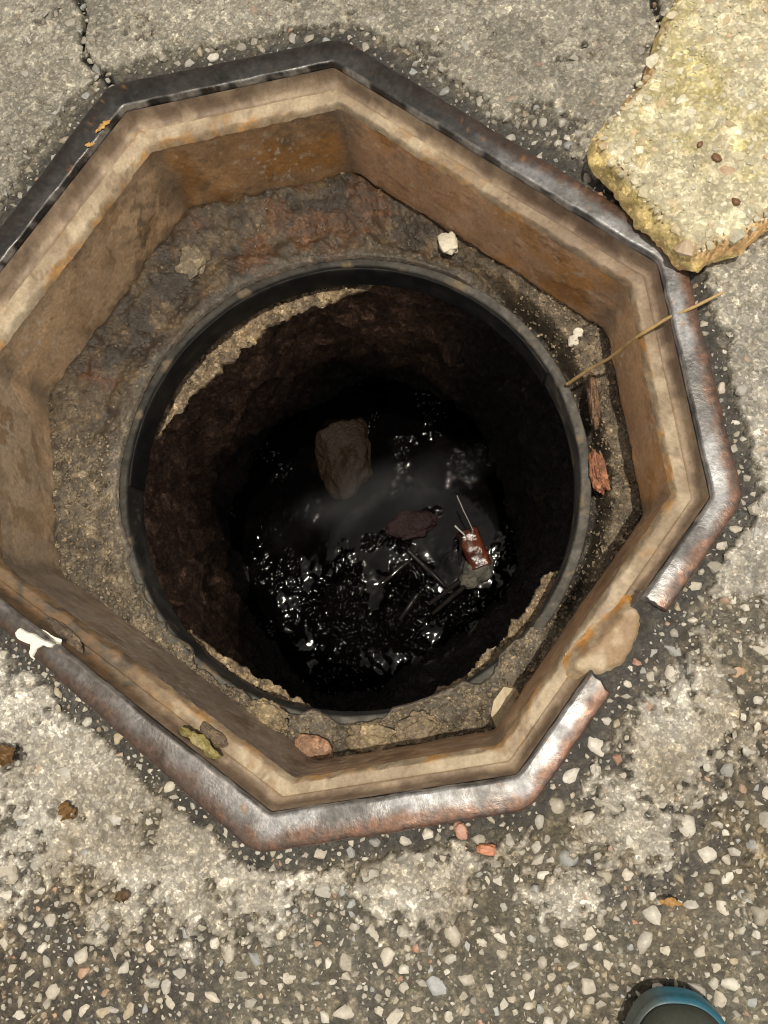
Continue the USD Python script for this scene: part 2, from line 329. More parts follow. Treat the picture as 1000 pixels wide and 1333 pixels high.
def scatter_discs(n_try, draw, ok, radius_of, spacing=0.9):
    """Darts of falling size that keep apart. draw(n) gives places, ok(p, r) keeps some."""
    done = np.zeros((0, 2)); rad = np.zeros(0)
    for r0, n in radius_of:
        p = draw(n); r = r0 * rng.uniform(0.85, 1.2, n)
        k = ok(p, r); p, r = p[k], r[k]
        if len(done):
            tree = cKDTree(done); keep = np.ones(len(p), bool)
            near = tree.query_ball_point(p, rad.max() + r.max())
            for i, nb in enumerate(near):
                if nb and (np.hypot(*(done[nb] - p[i]).T) < (rad[nb] + r[i]) * spacing).any(): keep[i] = False
            p, r = p[keep], r[keep]
        # among themselves
        tree = cKDTree(p) if len(p) else None
        keep = np.ones(len(p), bool)
        for i in range(len(p)):
            if keep[i]:
                for j in tree.query_ball_point(p[i], 2.4 * r0):
                    if j > i and np.hypot(*(p[j] - p[i])) < (r[i] + r[j]) * spacing: keep[j] = False
        done = np.vstack([done, p[keep]]); rad = np.concatenate([rad, r[keep]])
    return done, rad

# ------------------------------------------------------------------ the pavement
rimpoly = Polygon(rail(Aw, 5))
hole = rimpoly.buffer(-0.012).difference(Polygon(at([(838, 768), (880, 790), (870, 870), (800, 930), (764, 884), (798, 830)], -0.005)[:, :2]))
vis = at([(-30, -30), (1030, -30), (1030, 1363), (-30, 1363)], 0)[:, :2]
x0, y0 = vis.min(0) - 0.02; x1, y1 = vis.max(0) + 0.02
gap_px = [(838, 800), (860, 812), (866, 850), (840, 890), (800, 905), (795, 885)]
crack_px = [[(96, -20), (110, 20), (104, 55), (112, 75), (135, 95), (150, 118), (160, 125)], [(845, -20), (862, 22), (868, 45), (855, 62)]]
cracks = [shapely.LineString(at(c, 0)[:, :2]) for c in crack_px]

def patch(p2):
    """1 = pale worn cement skin, 0 = dark binder with bare aggregate."""
    p3 = np.column_stack([p2, np.zeros(len(p2))]); px = to_px(p3); x, y = px[:, 0], px[:, 1]
    pts = shapely.points(p2)
    d = shapely.distance(rimpoly, pts)
    b = np.full(len(p2), 0.80)
    lr = sstep(380, 640, x + (y - 1000) * 0.55) * sstep(700, 860, y)                     # lower right: bare
    b -= (0.50 + 0.35 * (fbm(p3 * 7, 3, 46) - 0.45)) * lr
    bl = sstep(260, 90, np.hypot((x - 70) * 0.75, (y - 1335)))                           # lower left corner
    b -= 0.62 * bl
    b -= 0.30 * sstep(1100, 1330, y) * sstep(60, 330, x)
    b -= 0.08 * sstep(900, 1100, y)
    for cx, cy, rr, am in ((540, 1150, 85, .55), (855, 1000, 70, .45), (745, 1150, 65, .5), (985, 480, 130, .35), (930, 960, 70, .42), (840, 1095, 50, .4), (230, 1180, 120, .2), (965, 740, 40, .25)):
        b += am * np.exp(-((x - cx) ** 2 + (y - cy) ** 2) / rr ** 2)
    for cx, cy, rr, am in ((720, 190, 38, .5), (700, 150, 25, .3), (945, 560, 50, .6), (925, 440, 35, .6), (12, 985, 20, .5), (185, 1075, 25, .4), (560, 90, 30, .3), (110, 180, 26, .3), (55, 235, 22, .3)):
        b -= am * np.exp(-((x - cx) ** 2 + (y - cy) ** 2) / rr ** 2)
    n = fbm(p3 * 30, 4, 41) * 0.5 + fbm(p3 * 120, 3, 42) * 0.5
    v = b + (n - 0.5) * 1.75
    gapw = 0.017 + 0.012 * sstep(420, 200, y) * (x < 640) + 0.016 * (fbm(p3 * 30, 3, 43) - 0.4)
    v -= 0.9 * sstep(gapw + 0.010, gapw - 0.006, d + (fbm(p3 * 140, 3, 44) - 0.5) * 0.014)
    for c in cracks:
        dc = shapely.distance(c, pts) + (fbm(p3 * 120, 3, 45) - 0.5) * 0.006
        v -= 1.4 * sstep(0.0062, 0.0025, dc + (fbm(p3 * 40, 2, 48) - 0.5) * 0.009)
    return sstep(0.38, 0.60, v), d

def axis(a, b, step):
    mid = np.arange(a, b, step); t = np.geomspace(0.03, 40, 22)
    return np.concatenate([a - t[::-1], mid, mid[-1] + t])
gx, gy = axis(x0, x1, 0.0021), axis(y0, y1, 0.0021)
GX, GY = np.meshgrid(gx, gy); g2 = np.column_stack([GX.ravel(), GY.ravel()])
m, dr = patch(g2)
g3 = np.column_stack([g2, np.zeros(len(g2))])
nf = fbm(g3 * 260, 3, 51); nm = fbm(g3 * 60, 4, 52)
z = -0.0085 + m * 0.0058 + (nf - 0.5) * (0.0016 + 0.0016 * (1 - m)) + (nm - 0.5) * 0.004
far = np.maximum(np.abs(g2[:, 0]), np.abs(g2[:, 1])) > 1.6
z[far] = -0.006
inner = shapely.contains(hole, shapely.points(g2))
n1 = fbm(g3 * 14, 4, 53); n2 = fbm(g3 * 90, 4, 54); n3 = fbm(g3 * 5, 3, 55)
pale = mixc((0.37, 0.342, 0.285), (0.24, 0.22, 0.18), sstep(0.35, 0.65, n1))
pale = mixc(pale, (0.21, 0.185, 0.14), sstep(0.52, 0.68, n2) * 0.6)
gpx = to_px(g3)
falloff = sstep(640, 250, gpx[:, 1])
pale = mixc(pale, pale * [0.64, 0.63, 0.58], falloff)                                # upper part darkened: falloff of the light put into the colour
binder = mixc((0.038, 0.032, 0.023), (0.11, 0.093, 0.064), sstep(0.45, 0.65, n2))
binder = mixc(binder, (0.13, 0.115, 0.075), sstep(0.5, 0.75, n3) * 0.4)
binder = mixc(binder, (0.022, 0.019, 0.014), sstep(0.034, 0.012, dr) * 0.85)
for c in cracks:
    dc = shapely.distance(c, shapely.points(g2)); binder = mixc(binder, (0.014, 0.012, 0.009), sstep(0.010, 0.003, dc)); z -= 0.006 * sstep(0.006, 0.001, dc)
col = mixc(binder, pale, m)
stain = sstep(330, 90, np.hypot(gpx[:, 0] - 40, gpx[:, 1] - 1330)) + 0.6 * sstep(300, 80, np.hypot(gpx[:, 0] - 960, gpx[:, 1] - 1010)) + 0.5 * sstep(0.5, 0.7, n3) * sstep(900, 1000, gpx[:, 1])
col = mixc(col, col * [0.80, 0.70, 0.54], np.clip(stain, 0, 1) * sstep(0.3, 0.6, n1) * 0.9)
Fg = grid_faces(len(gy), len(gx))
Fg = Fg[~inner[Fg].all(1)]
# drop unused points
used = np.unique(Fg); re = np.full(len(g2), -1); re[used] = np.arange(len(used))
pav = thing('pavement', 'worn concrete and asphalt pavement with bare aggregate', None, None, 'structure')
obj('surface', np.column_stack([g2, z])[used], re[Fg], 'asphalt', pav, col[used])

from scipy.interpolate import RegularGridInterpolator
zg = RegularGridInterpolator((gy, gx), z.reshape(len(gy), len(gx)), bounds_error=False, fill_value=-0.006)
mg = RegularGridInterpolator((gy, gx), m.reshape(len(gy), len(gx)), bounds_error=False, fill_value=0)
def ground_z(p): return zg(p[:, ::-1])
chunk_px = [(905, -60), (878, 0), (852, 52), (836, 108), (800, 150), (764, 192), (768, 214), (800, 243), (830, 285), (866, 318), (884, 346), (908, 352), (922, 341), (960, 331), (985, 312), (1010, 290), (1060, 235), (1085, 120), (1060, -20), (980, -90)]
chunk_poly = Polygon(at(chunk_px, 0.02)[:, :2])
def stone_ok(p, r):
    pts = shapely.points(p)
    d = shapely.distance(rimpoly, pts); mm = mg(p[:, ::-1])
    keep = (d > r * 0.8 + 0.001)
    sparse = rng.uniform(0, 1, len(p))
    pxx = to_px(np.column_stack([p, np.zeros(len(p))]))
    big = r > 0.0075
    lower = sstep(560, 900, pxx[:, 1])
    want = np.where(mm < 0.5, np.where(big, 0.35 + 0.65 * lower, 0.95), np.where(big, 0.20, 0.42))
    clump = fbm(np.column_stack([p, np.zeros(len(p))]) * 22, 3, 56)
    want = want * np.where(r > 0.0035, sstep(0.22, 0.48, clump) * 1.0 + 0.3, 1.0)
    want = want * np.where((d < 0.028) & (r < 0.0075), 0.25 + 0.5 * lower, 1.0)
    return keep & (sparse < want) & ~shapely.contains(chunk_poly.buffer(-0.01), pts)
def draw(n): return np.column_stack([rng.uniform(x0, x1, n), rng.uniform(y0, y1, n)])
pos, rad = scatter_discs(0, draw, stone_ok, [(0.0150, 40), (0.0115, 260), (0.0085, 1300), (0.0065, 4200), (0.0048, 11000), (0.0035, 22000), (0.0025, 26000), (0.0018, 36000)], 0.9)
extra = [((780, 970), .0175), ((722, 1053), .0165), ((938, 742), .013), ((487, 1222), .018), ((880, 850), .014), ((130, 199), .0), ((66, 98), .0115), ((144, 110), .011), ((400, 43), .011), ((474, 54), .009), ((731, 137), .014), ((590, 1222), .015), ((602, 1160), .013), ((607, 1275), .014), ((653, 1182), .012), ((650, 1220), .014), ((1120, 980), 0), ((655, 1250), .012), ((530, 1095), .012), ((840, 920), .013), ((905, 1180), .010), ((945, 1185), .011), ((870, 1245), .010), ((965, 875), .012), ((700, 905), 0), ((745, 1012), .012), ((765, 1068), .011), ((272, 1190), .014), ((100, 1247), .012), ((273, 1303), .013), ((448, 1322), .015), ((490, 1185), .014), ((480, 1140), .013), ((60, 215), .012), ((195, 160), 0), ((40, 258), .011), ((578, 113), .012), ((630, 1098), .012)]
ep = np.array([e[0] for e in extra if e[1]], float); er = np.array([e[1] for e in extra if e[1]]) * 0.8
e2 = at(ep, 0)[:, :2]
tree = cKDTree(e2); dd, ii = tree.query(pos); keep = dd > er[ii] + rad * 0.9
pos, rad = np.vstack([e2, pos[keep]]), np.concatenate([er, rad[keep]])
inview = to_px(np.column_stack([pos, np.zeros(len(pos))])); iv = (inview[:, 0] > -5) & (inview[:, 0] < 1005) & (inview[:, 1] > -5) & (inview[:, 1] < 1338)
pos, rad, inview = pos[iv], rad[iv], inview[iv]
order = np.argsort(-rad)
gz = ground_z(pos); gm = mg(pos[:, ::-1])
cols = pal(len(pos))
dusty = rng.uniform(0.1, 0.85, len(pos)) * np.where(rad > 0.006, 0.55, 0.95)
cols = mixc(cols, np.array((0.235, 0.205, 0.155)), dusty)
cols = np.where((gm > 0.5)[:, None], cols * 0.62 + np.array((0.30, 0.28, 0.235)) * 0.36, cols)
cols *= (1 - 0.25 * sstep(640, 250, inview[:, 1]))[:, None]  # stones dimmed towards the top, light falloff put into their colour
stuff = []
for rank, i in enumerate(order):
    v, f = pebble(rad[i], rng.uniform(0.5, 0.75), rng.uniform(1.0, 1.4), 26 if rank < 300 else 16 if rad[i] > 0.003 else 9)
    tilt = trimesh.transformations.euler_matrix(*rng.normal(0, 0.25, 2), 0)[:3, :3]
    v = v @ tilt.T
    top = v[:, 2].max(); proud = rng.uniform(0.15, 0.42) * rad[i] if gm[i] < 0.5 else rng.uniform(0.0005, 0.0014)
    v = v + [pos[i, 0], pos[i, 1], max(gz[i], -0.0085) - top + proud]
    c = cols[i]
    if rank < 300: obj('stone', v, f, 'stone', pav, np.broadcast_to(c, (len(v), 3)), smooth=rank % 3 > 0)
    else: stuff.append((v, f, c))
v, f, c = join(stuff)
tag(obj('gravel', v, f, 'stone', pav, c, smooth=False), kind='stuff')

# ------------------------------------------------------------------ ring under the frame
ZR = -0.175
th = np.linspace(0, 2 * np.pi, 60, endpoint=False)
rp = at(np.column_stack([457 + 310 * np.cos(th), 633 + 305 * np.sin(th)]), ZR)[:, :2]
RC = rp.mean(0); RO = np.hypot(*(rp - RC).T).mean(); RI = RO - 0.015
ring = thing('manhole_ring', 'grey round plastic ring with black rubber band, bedded in mortar inside the frame', 'ring')
def revolve(prof, n, a0=0, a1=2 * np.pi):
    full = abs(a1 - a0 - 2 * np.pi) < 1e-6
    a = np.linspace(a0, a1, n, endpoint=not full)
    V = np.stack([np.column_stack([RC[0] + r * np.cos(a), RC[1] + r * np.sin(a), np.full(n, zz)]) for r, zz in prof])
    return V, a
prof = [(RO, ZR - 0.075), (RO, ZR - 0.004), (RO - 0.001, ZR - 0.001), (RO - 0.003, ZR), (RO - 0.007, ZR + 0.0004), (RI + 0.003, ZR), (RI + 0.001, ZR - 0.001), (RI, ZR - 0.004)] + [(RI - 0.00002 * k, ZR - 0.004 - 0.0053 * k) for k in range(1, 11)] + [(RI + 0.004, ZR - 0.060), (RO, ZR - 0.075)]
V, a = revolve(prof, 500)
V[:, :, 2] += (nz(V, 25, 3, 61) - 0.5) * 0.004
P = V.reshape(-1, 3)
top = np.repeat(np.array([sstep(RI, RI + 0.003, r) * (zz > ZR - 0.003) for r, zz in prof]), 500)
g = mixc((0.07, 0.066, 0.058), (0.032, 0.03, 0.026), sstep(0.35, 0.65, nz(P, 40, 4, 62)))
dust = mixc((0.12, 0.11, 0.092), (0.07, 0.063, 0.052), sstep(0.4, 0.6, nz(P, 60, 4, 63)))
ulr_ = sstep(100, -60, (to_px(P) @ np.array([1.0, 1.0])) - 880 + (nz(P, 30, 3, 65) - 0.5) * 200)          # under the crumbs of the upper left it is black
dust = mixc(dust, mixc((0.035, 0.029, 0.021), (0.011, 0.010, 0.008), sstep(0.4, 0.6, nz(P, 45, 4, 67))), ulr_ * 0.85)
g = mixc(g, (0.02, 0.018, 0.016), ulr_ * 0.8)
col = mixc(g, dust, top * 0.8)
col = mixc(col, (0.05, 0.045, 0.038), sstep(0.52, 0.62, nz(P * [1, 1, 0.4], 130, 4, 68)) * 0.5)
col = mixc(col, (0.19, 0.14, 0.085), sstep(0.6, 0.7, nz(P, 50, 4, 64)) * 0.6)
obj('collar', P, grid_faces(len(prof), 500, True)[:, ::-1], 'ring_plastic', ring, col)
def ang(x, y):
    w = at([(x, y)], ZR)[0, :2] - RC; return math.atan2(w[1], w[0])
a_end, a_start = ang(150, 632) % (2 * np.pi), ang(720, 480)
prof = [(RI - 0.0005, ZR - 0.004), (RI - 0.0022, ZR - 0.003), (RI - 0.0035, ZR - 0.004), (RI - 0.004, ZR - 0.008), (RI - 0.0042, ZR - 0.025), (RI - 0.004, ZR - 0.05), (RI - 0.003, ZR - 0.0535), (RI - 0.0005, ZR - 0.0535)]
V, a = revolve(prof, 360, a_start, a_end)
V[:, :, 2] += (nz(V, 25, 3, 61) - 0.5) * 0.004
P = V.reshape(-1, 3)
col = mixc((0.009, 0.0085, 0.008), (0.02, 0.018, 0.015), sstep(0.45, 0.65, nz(P, 35, 4, 66)))
fs = grid_faces(len(prof), 360)[:, ::-1]
obj('rubber_band', P, fs, 'ring_plastic', ring, col)

# ------------------------------------------------------------------ mortar bed between ring and frame
bed = thing('mortar_bed', 'crumbling brown mortar bed between the ring and the frame wall', None, None, 'structure')
wallpoly = Polygon(rail(Cw, 3)).buffer(0.006)
NA, NR = 1100, 46
a = np.linspace(0, 2 * np.pi, NA, endpoint=False)
ext = np.array(wallpoly.exterior.coords)[:-1]
ea = np.arctan2(ext[:, 1] - RC[1], ext[:, 0] - RC[0]) % (2 * np.pi); er_ = np.hypot(*(ext - RC).T); o = np.argsort(ea)
rout = np.interp(a, ea[o], er_[o], period=2 * np.pi)
t = np.linspace(0, 1, NR)[:, None]
adeg = (np.degrees(a) + 180) % 360 - 180
ring_pts = np.column_stack([RC[0] + RO * np.cos(a), RC[1] + RO * np.sin(a), np.full(NA, ZR)])
free = np.maximum(np.minimum(sstep(-45, -28, adeg), sstep(62, 45, adeg)), 0.9 * np.maximum(sstep(45, 62, adeg), sstep(-160, -178, adeg)))                                   # the right side stands free
cover = (1 - free) * (0.001 + 0.017 * sstep(0.38, 0.62, fbm(ring_pts * 14, 4, 69)) + 0.006 * (fbm(ring_pts * 90, 3, 68) - 0.4))
rin = RO - 0.004 - np.clip(cover, 0, 0.0165)
rr = rin[None] + (rout - rin)[None] * t
X = RC[0] + rr * np.cos(a); Y = RC[1] + rr * np.sin(a)
BX = np.stack([X, Y, np.zeros_like(X)], -1)
bpx = to_px(BX + [0, 0, ZR]); x, y = bpx[..., 0], bpx[..., 1]
deg = np.degrees(np.broadcast_to(a, X.shape)); deg = (deg + 180) % 360 - 180
ul = sstep(25, 70, deg) * sstep(178, 160, deg) * 1.0                              # upper left: smoother, harder mortar
rgap = sstep(-42, -25, deg) * sstep(62, 42, deg) * sstep(0.030, 0.012, rr - RO + (nz(BX, 40, 3, 70) - 0.5) * 0.016)      # open gap right of the ring
n1, n2, n3 = nz(BX, 22, 4, 71), nz(BX, 70, 4, 72), nz(BX, 240, 3, 73)
zb = ZR + 0.004 + 0.004 * t + ((n1 - 0.5) * 0.018 + (n2 - 0.5) * 0.014) * sstep(0.0, 0.2, t) + (n3 - 0.5) * 0.004 + 0.0035 * np.exp(-(t / 0.12) ** 2) - 0.006 * (1 - sstep(0, 0.03, t))
zb -= 0.009 * ul * np.exp(-((t - 0.42) / 0.14) ** 2) + 0.003 * (1 - ul) * sstep(0.0, 0.2, t)
zb -= 0.045 * rgap
low = sstep(-150, -60, deg) * sstep(-20, -50, deg)                                # at the bottom it nearly reaches the ledge
zb += 0.006 * low * t
V = np.stack([X, Y, zb], -1); V[:, :, 2] -= 0.008 * np.exp(-((1 - t) / 0.05) ** 2)
P = V.reshape(-1, 3)
n1, n2, n3 = n1.ravel(), n2.ravel(), n3.ravel(); ulr = ul.ravel()
sand = mixc((0.22, 0.168, 0.105), (0.10, 0.075, 0.046), sstep(0.35, 0.65, n2))
hard = mixc((0.165, 0.112, 0.058), (0.065, 0.043, 0.024), sstep(0.38, 0.62, nz(P, 28, 4, 74)))
hard = mixc(hard, (0.17, 0.075, 0.03), sstep(0.58, 0.70, nz(P, 17, 5, 75)) * 0.75)
col = mixc(sand, hard, ulr)
col = mixc(col, (0.05, 0.037, 0.024), sstep(0.55, 0.7, n3 * 0.5 + nz(P, 90, 3, 76) * 0.5) * 0.7)
col = mixc(col, (0.02, 0.016, 0.012), rgap.ravel() * 0.85)
nearr = sstep(0.016, 0.006, (rr - RO).ravel() + (nz(P, 50, 3, 77) - 0.5) * 0.012)
col = mixc(col, (0.20, 0.175, 0.135), nearr * 0.45 * (1 - rgap.ravel()))
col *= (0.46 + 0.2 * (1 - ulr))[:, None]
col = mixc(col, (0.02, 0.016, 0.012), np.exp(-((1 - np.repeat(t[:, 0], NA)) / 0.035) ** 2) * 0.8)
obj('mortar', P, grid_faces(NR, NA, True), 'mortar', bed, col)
# grit lying on it
cand = rng.integers(0, len(P), 9000); keepc = rng.uniform(0, 1, 9000) < np.where(ulr[cand] > 0.5, 0.12, 0.8) * (1 - 0.6 * rgap.ravel()[cand]) * sstep(0.0, 0.2, np.repeat(t[:, 0], NA)[cand])
grit = []
for i in cand[keepc]:
    v, f = pebble(rng.choice([0.0016, 0.0022, 0.003, 0.0042], p=[0.4, 0.35, 0.2, 0.05]), 0.8, 1.1, 9)
    grit.append((v + P[i] + [0, 0, 0.0006], f, np.array((0.20, 0.155, 0.098)) * rng.uniform(0.4, 1.35) * (0.6 if ulr[i] > 0.5 else 1.0)))
v, f, c = join(grit); tag(obj('grit', v, f, 'mortar', bed, c, smooth=False), kind='stuff')

# ------------------------------------------------------------------ slab edge below the ring, chamber walls, sludge
pit = thing('inspection_chamber', 'dark wet concrete chamber below the manhole', None, None, 'structure')
ZL = -0.243
hole_px = [(187, 603), (207, 566), (235, 530), (268, 500), (305, 466), (345, 432), (400, 404), (440, 392), (492, 374), (560, 340), (660, 380), (760, 470), (800, 620), (755, 715), (712, 752), (684, 790), (660, 824), (636, 852), (606, 877), (572, 897), (520, 935), (460, 955), (411, 922), (380, 904), (346, 885), (300, 862), (262, 836), (215, 800), (160, 720), (160, 650)]
hp = at(hole_px, ZL)[:, :2]
ha = np.arctan2(hp[:, 1] - RC[1], hp[:, 0] - RC[0]) % (2 * np.pi); hr = np.hypot(*(hp - RC).T); o = np.argsort(ha)
NA = 900; a = np.linspace(0, 2 * np.pi, NA, endpoint=False)
rh = np.interp(a, ha[o], hr[o], period=2 * np.pi)
ca, sa = np.cos(a), np.sin(a)
edge = np.column_stack([ca, sa, np.zeros(NA)])
rh = rh + (nz(edge, 22, 4, 81) - 0.5) * 0.022 * (RI / 0.3)
rows = []
for k in np.linspace(0, 1, 26): rows.append(((RO + 0.03) * (1 - k) + rh * k, np.full(NA, ZL)))
rows += [(rh - 0.001, np.full(NA, ZL - 0.004)), (rh + 0.002, np.full(NA, ZL - 0.010)), (rh + 0.02, np.full(NA, ZL - 0.03)), (rh + 0.12, np.full(NA, ZL - 0.06))]
V = np.stack([np.column_stack([RC[0] + r * ca, RC[1] + r * sa, zz]) for r, zz in rows])
V[:26, :, 2] += ((nz(V, 45, 4, 82) - 0.5) * 0.022 + (nz(V, 160, 3, 83) - 0.5) * 0.007)[:26]
P = V.reshape(-1, 3)
col = mixc((0.22, 0.155, 0.085), (0.10, 0.07, 0.042), sstep(0.38, 0.62, nz(P, 60, 4, 84)))
col = mixc(col, (0.33, 0.27, 0.18), sstep(0.6, 0.7, nz(P, 110, 3, 85)) * 0.6)
k = np.repeat(np.arange(len(rows)), NA)
col = mixc(col, (0.015, 0.012, 0.009), sstep(26.5, 28, k))
obj('slab_edge', P, grid_faces(len(rows), NA, True)[:, ::-1], 'mortar', pit, col)
cand = rng.integers(8 * NA, 25 * NA, 2600); grit = []
for i in cand:
    v, f = pebble(rng.choice([0.002, 0.003, 0.0045, 0.006], p=[0.4, 0.35, 0.2, 0.05]), 0.75, 1.1, 9)
    grit.append((v + P[i] + [0, 0, 0.0008], f, np.array((0.25, 0.185, 0.105)) * rng.uniform(0.45, 1.3)))
v, f, c = join(grit); tag(obj('grit', v, f, 'mortar', pit, c, smooth=False), kind='stuff')

ZF = -0.98
floor_px = [(440, 925), (395, 897), (345, 850), (316, 790), (298, 720), (290, 650), (330, 585), (400, 522), (480, 488), (570, 505), (632, 570), (660, 650), (668, 720), (650, 790), (560, 852)]
fp = at(floor_px, ZF)[:, :2]; FC = fp.mean(0)
def polar(poly, c, a):
    aa = np.arctan2(poly[:, 1] - c[1], poly[:, 0] - c[0]) % (2 * np.pi); r = np.hypot(*(poly - c).T); o = np.argsort(aa)
    return np.interp(a, aa[o], r[o], period=2 * np.pi)
rf = gaussian_filter1d(polar(fp, FC, a), 6, mode='wrap')
rt = np.maximum(polar(np.column_stack([RC[0] + rh * ca, RC[1] + rh * sa]), FC, a) + 0.03, rf + 0.01)
rt = gaussian_filter1d(rt, 14, mode='wrap')
rows = []
for k in np.linspace(0, 1, 130):
    bulge = rf + (rt - rf) * (1 - k) ** 1.3
    rows.append((bulge - 0.03 * sstep(0.85, 1.0, k), np.full(NA, (ZL - 0.045) * (1 - k) + (ZF - 0.06) * k)))
V = np.stack([np.column_stack([FC[0] + r * ca, FC[1] + r * sa, zz]) for r, zz in rows])
dn = (nz(V, 9, 4, 91) - 0.5) * 0.10 + (nz(V, 45, 4, 92) - 0.5) * 0.03 + (nz(V, 140, 2, 93) - 0.5) * 0.008
V[:, :, 0] += dn * ca; V[:, :, 1] += dn * sa
P = V.reshape(-1, 3)
kk = np.repeat(np.linspace(0, 1, 130), NA)
brown = mixc((0.30, 0.18, 0.115), (0.13, 0.08, 0.055), sstep(0.35, 0.65, nz(P, 26, 4, 94)))
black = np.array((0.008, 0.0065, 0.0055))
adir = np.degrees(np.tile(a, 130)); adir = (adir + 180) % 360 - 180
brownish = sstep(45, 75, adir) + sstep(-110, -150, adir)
col = mixc(black * 1.6, brown, np.clip(brownish, 0, 1))  # uneven light painted in: lifted brown at the upper left, black elsewhere
col = mixc(col, black, sstep(0.50, 0.92, kk + (nz(P, 8, 4, 95) - 0.5) * 0.4))     # blackens towards the bottom
col = mixc(col, (0.13, 0.09, 0.05), sstep(0.70, 0.76, nz(P, 120, 3, 96)) * 0.5 * (kk < 0.5))
obj('chamber_wall', P, grid_faces(130, NA, True)[:, ::-1], 'wet_wall', pit, col)

lo, hi = fp.min(0) - 0.06, fp.max(0) + 0.06
sx, sy = np.arange(lo[0], hi[0], 0.0026), np.arange(lo[1], hi[1], 0.0026)
SX, SY = np.meshgrid(sx, sy); s3 = np.column_stack([SX.ravel(), SY.ravel(), np.zeros(SX.size)])
spx = to_px(s3 + [0, 0, ZF])
rough_z = sstep(-60, 90, (spx[:, 1] - 735) + (fbm(s3 * 9, 3, 97) - 0.5) * 160)                       # crusted lumps towards the lower side
crust = rough_z * sstep(0.40, 0.60, fbm(s3 * 15 + 5.0, 4, 104))
spark = sstep(0.60, 0.72, fbm(s3 * 14, 3, 102)) * (1 - rough_z)
srot = s3 @ np.array([[0.83, 0.56, 0], [-0.56, 0.83, 0], [0, 0, 1.0]]) + 3.7
zz = ZF + (fbm(s3 * 5, 2, 98) - 0.5) * 0.002 + (fbm(srot * 42, 2, 99) - 0.5) * (0.0003 + 0.006 * rough_z + 0.018 * crust) + (fbm(srot * [105, 80, 1] + fbm(s3 * 30, 2, 107)[:, None] * 2, 2, 100) - 0.5) * (0.0001 + 0.020 * crust + 0.018 * spark)
zz += 0.03 * rough_z * (fbm(s3 * 9, 2, 106) - 0.5)
col = mixc((0.0007, 0.0006, 0.0006), (0.002, 0.0016, 0.0014), sstep(0.5, 0.7, fbm(s3 * 20, 4, 101)))
tag(obj('sewage_sludge', np.column_stack([s3[:, :2], zz]), grid_faces(len(sy), len(sx)), 'sludge', None, col),
    'black wet sludge with glinting ripples at the bottom of the chamber', None, None, 'structure')
szi = RegularGridInterpolator((sy, sx), zz.reshape(len(sy), len(sx)), bounds_error=False, fill_value=ZF)

# ------------------------------------------------------------------ things
def place_lump(name, px, wpx, hpx, z, thick, seed, mat, color, label, cat, rot=0, amp=0.35, sub=4, square=0.0, var=0.25, group=None, freq=1.6, octaves=4):
    """A stone of about wpx x hpx pixels in the photograph, resting at level z."""
    c = at([px], z)[0]; s = (H - z) / F * 1.02
    v, f = lump(wpx / 2 * s, hpx / 2 * s, thick / 2, seed, sub, amp, freq, square, octaves)
    r = math.radians(rot); v = v @ np.array([[math.cos(r), math.sin(r), 0], [-math.sin(r), math.cos(r), 0], [0, 0, 1]])
    v = v - [0, 0, v[:, 2].min()] + [c[0], c[1], z]
    colr = np.array(color) * (1 - var + 2 * var * fbm(v * 60 / max(1, s * 900), 4, seed))[:, None]
    return tag(obj(name, v, f, mat, None, colr, smooth=sub > 2), label, cat, group)

place_lump('sludge_rock', (452, 597), 70, 100, ZF - 0.035, 0.075, 14, 'wet_stone', (0.014, 0.0085, 0.0042), 'large flat grey brown rock standing out of the black sludge', 'rock', 8, 0.55, 5, freq=1.3, octaves=3)
place_lump('sludge_rock', (538, 684), 62, 34, ZF - 0.02, 0.04, 5, 'wet_stone', (0.018, 0.009, 0.009), 'dark reddish lump in the sludge between the big rock and the red packet', 'rock', 10, 0.4)
place_lump('sludge_rock', (623, 742), 40, 34, ZF - 0.02, 0.07, 6, 'wet_stone', (0.085, 0.08, 0.065), 'pale grey stone in the sludge just below the red packet', 'rock', 35, 0.3)
place_lump('sludge_rock', (611, 757), 26, 22, ZF - 0.01, 0.06, 7, 'wet_stone', (0.10, 0.09, 0.07), 'small pale stone leaning on the grey stone near the red packet', 'rock', 0, 0.3)

# red packet: a crushed flat carton, with pale scuffed print
c = at([(617, 714)], ZF + 0.05)[0]
nu, nv = 24, 36
u, w = np.meshgrid(np.linspace(-1, 1, nu), np.linspace(-1, 1, nv)); s = 1.2 / F * 1.55
LX, LY = u * 14 * s, w * 25 * s
crush = (fbm(np.stack([LX * 30, LY * 30, 0 * LX], -1), 3, 111) - 0.5) * 0.02
body = []
topz = 0.028 * (1 - np.abs(u) ** 6 * 0.4) + crush
botz = -0.02 + 0 * u
rot = math.radians(22); cr, sr = math.cos(rot), math.sin(rot)
def place(LX, LY, LZ): return np.stack([c[0] + LX * cr - LY * sr, c[1] + LX * sr + LY * cr, c[2] + LZ - 0.02], -1).reshape(-1, 3)
vt, vb = place(LX, LY, topz), place(LX * 0.97, LY * 0.97, botz)
ft = grid_faces(nv, nu); n0 = len(vt); ring_idx = np.concatenate([np.arange(nu), np.arange(1, nv) * nu + nu - 1, (nv - 1) * nu + np.arange(nu - 2, -1, -1), np.arange(nv - 2, 0, -1) * nu])
sidef = np.stack([ring_idx, ring_idx + n0, np.roll(ring_idx, -1) + n0, np.roll(ring_idx, -1)], 1)
pv = np.vstack([vt, vb]); pf = np.vstack([ft, ft[:, ::-1] + n0, sidef])
pc = mixc((0.10, 0.024, 0.011), (0.05, 0.013, 0.008), sstep(0.4, 0.6, fbm(pv * 50, 3, 112)))
uu = np.concatenate([u.ravel(), u.ravel()]); ww = np.concatenate([w.ravel(), w.ravel()])
